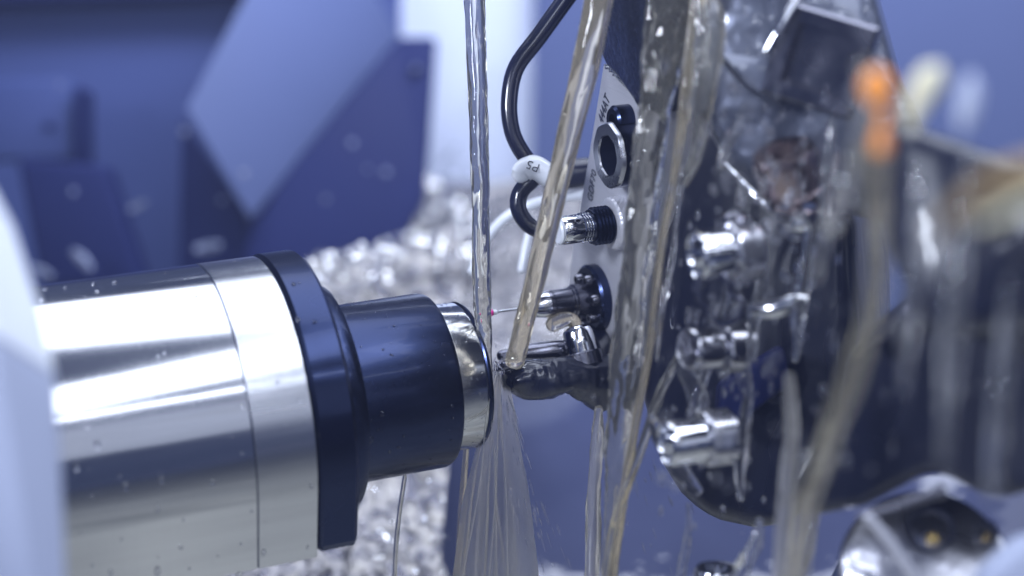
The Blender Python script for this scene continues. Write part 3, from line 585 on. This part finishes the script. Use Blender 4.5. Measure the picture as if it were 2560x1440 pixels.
for i in range(12):
    t = random.random(); xe = 1140 + 210 * t; d = .548 + random.uniform(-.02, .012); w_ = random.uniform(3, 9)
    add_tube(bm, [(1238 + 24 * t, 930 + 10 * random.random(), w_ * .5, d), (1240 * .72 + xe * .28 + random.gauss(0, 8), 1040, w_ * .8, d), (1240 * .4 + xe * .6 + random.gauss(0, 10), 1220, w_, d), (xe, 1510, w_ * 1.5, d)], seg=12, n=12, lump=.4, seed=i + 40)
tag(finish('coolant_stream', bm, veil_m, angle=80), 'streaky veil of coolant falling under the slanted jet', 'coolant stream', 'coolant streams')
# upright splash crown where the jets meet
bm = bmesh.new(); random.seed(21)
def streak(x0, y0, x1, y1, w_, d):
    add_tube(bm, [(x0, y0, w_ * .4, d), ((x0 * 2 + x1) / 3, (y0 * 2 + y1) / 3, w_, d), (x1, y1, w_ * .3, d)], seg=8, n=4)
for _ in range(34):
    a = random.uniform(-1.1, .9); L = random.uniform(12, 60)
    x, y = 1250 + random.gauss(0, 14), 905 + random.gauss(0, 14); streak(x, y, x + L * math.sin(a) * .7 + 8, y + L * math.cos(a), random.uniform(2, 6), .54 + random.uniform(-.01, .01))
for _ in range(70):
    t = random.random(); sp_ = random.uniform(.02, .42); L = random.uniform(8, 60)
    x, y = 1262 + 420 * t * sp_, 960 + 480 * t; streak(x, y, x + L * sp_, y + L, random.uniform(1.5, 4), .54 + random.uniform(-.04, .03))
for _ in range(26):
    x, y = random.uniform(1560, 1730), random.uniform(1080, 1430); L = random.uniform(6, 40); streak(x, y, x + L * .3, y + L, random.uniform(1.5, 4), .50)
tag(finish('coolant_spray', bm, bead, angle=80), 'fine streaks of coolant spray thrown down from where the jet hits the tool', 'spray', kind='stuff')
# wet film lumps over the nozzles
film_m = noisy(liquid('coolant_film', (0.96, 0.95, 0.93), tr=.985), nscale=60, bump=0.2, dist=0.002, detail=2)
def film(label, pts, seed, fl=.3):
    return tag(tube('coolant_film', pts, film_m, seg=48, n=16, lump=.2, seed=seed, flat=fl), label, 'coolant film', 'coolant films on the turret')
film('thin wet film running below the lower nozzle', [(1628, 1040, 20, .472), (1650, 1090, 40, .472), (1690, 1160, 44, .472), (1740, 1230, 30, .474)], 32, .2)
film('thin glossy film hanging under the middle nozzle', [(1700, 905, 30, .466), (1724, 950, 46, .466), (1750, 1010, 40, .468), (1758, 1060, 16, .47)], 33, .25)
random.seed(77); bm = bmesh.new()
for i in range(420):
    k_ = random.random()
    if k_ < .25: x, y, d = random.gauss(1790, 80), random.gauss(900, 200), random.uniform(.455, .475)
    elif k_ < .75: x, y, d = random.gauss(1950, 90), random.gauss(480, 130), random.uniform(.425, .445)
    else: x, y, d = random.uniform(1650, 2500), random.uniform(150, 1250), random.uniform(.36, .43)
    rr_ = PX(random.choice((3, 4, 5, 6, 9)), d) * random.uniform(.5, 1.1)
    bmesh.ops.create_icosphere(bm, subdivisions=2, radius=rr_, matrix=Matrix.Translation(P(x, y, d)) @ Matrix.Diagonal((1, 1, random.uniform(1, 3.5), 1)))
tag(finish('coolant_drops', bm, bead, angle=180), 'fine clear drops of coolant thrown over the turret', 'droplets', kind='stuff')
# thin rivulets running down the turret: (x, y, x2, y2, width, depth, label)
rv = [(1735, 300, 1690, 560, 14, .47, 'thin rivulet left of the bright angled edge highlight'), (1690, 540, 1640, 900, 16, .475, 'thin rivulet just left of the upper nozzle'),
      (1790, 800, 1720, 1120, 22, .465, 'bright rivulet running from the clip to the lower nozzle'), (1850, 560, 1800, 830, 18, .462, 'rivulet right of the upper nozzle'),
      (1905, 620, 1880, 900, 24, .455, 'rivulet passing the left end of the polished pin'), (2020, 560, 1990, 900, 26, .445, 'rivulet passing the right end of the polished pin'),
      (1870, 900, 1850, 1250, 26, .46, 'faint rivulet over the blue rib of the turret'), (2300, 420, 2260, 980, 34, .32, 'blurred rivulet right of the brownish stream'),
      (2420, 380, 2360, 1150, 40, .31, 'wide blurred rivulet on the right side holder'), (2520, 700, 2480, 1250, 40, .31, 'blurred rivulet nearest the right edge'),
      (1900, 1300, 1830, 1520, 30, .44, 'rivulet dripping off the rounded bottom of the turret'), (1720, 1260, 1700, 1520, 16, .47, 'thin drip under the lower nozzle'),
      (1860, 260, 1800, 420, 22, .45, 'short rivulet above the bright angled edge highlight'), (2080, 300, 2060, 560, 30, .43, 'rivulet between the chrome cup and the orange valve')]
for i, (x, y, x2, y2, w_, d, lab) in enumerate(rv):
    tag(tube('coolant_rivulet', [(x, y, w_ * .4, d), (x * .7 + x2 * .3 + 6, y * .7 + y2 * .3, w_, d), (x * .35 + x2 * .65 - 4, y * .35 + y2 * .65, w_ * 1.2, d), (x2, y2, w_ * .5, d)],
             film_m, seg=16, n=14, lump=.4, seed=60 + i, flat=.6), lab, 'rivulet', 'rivulets running down the turret')
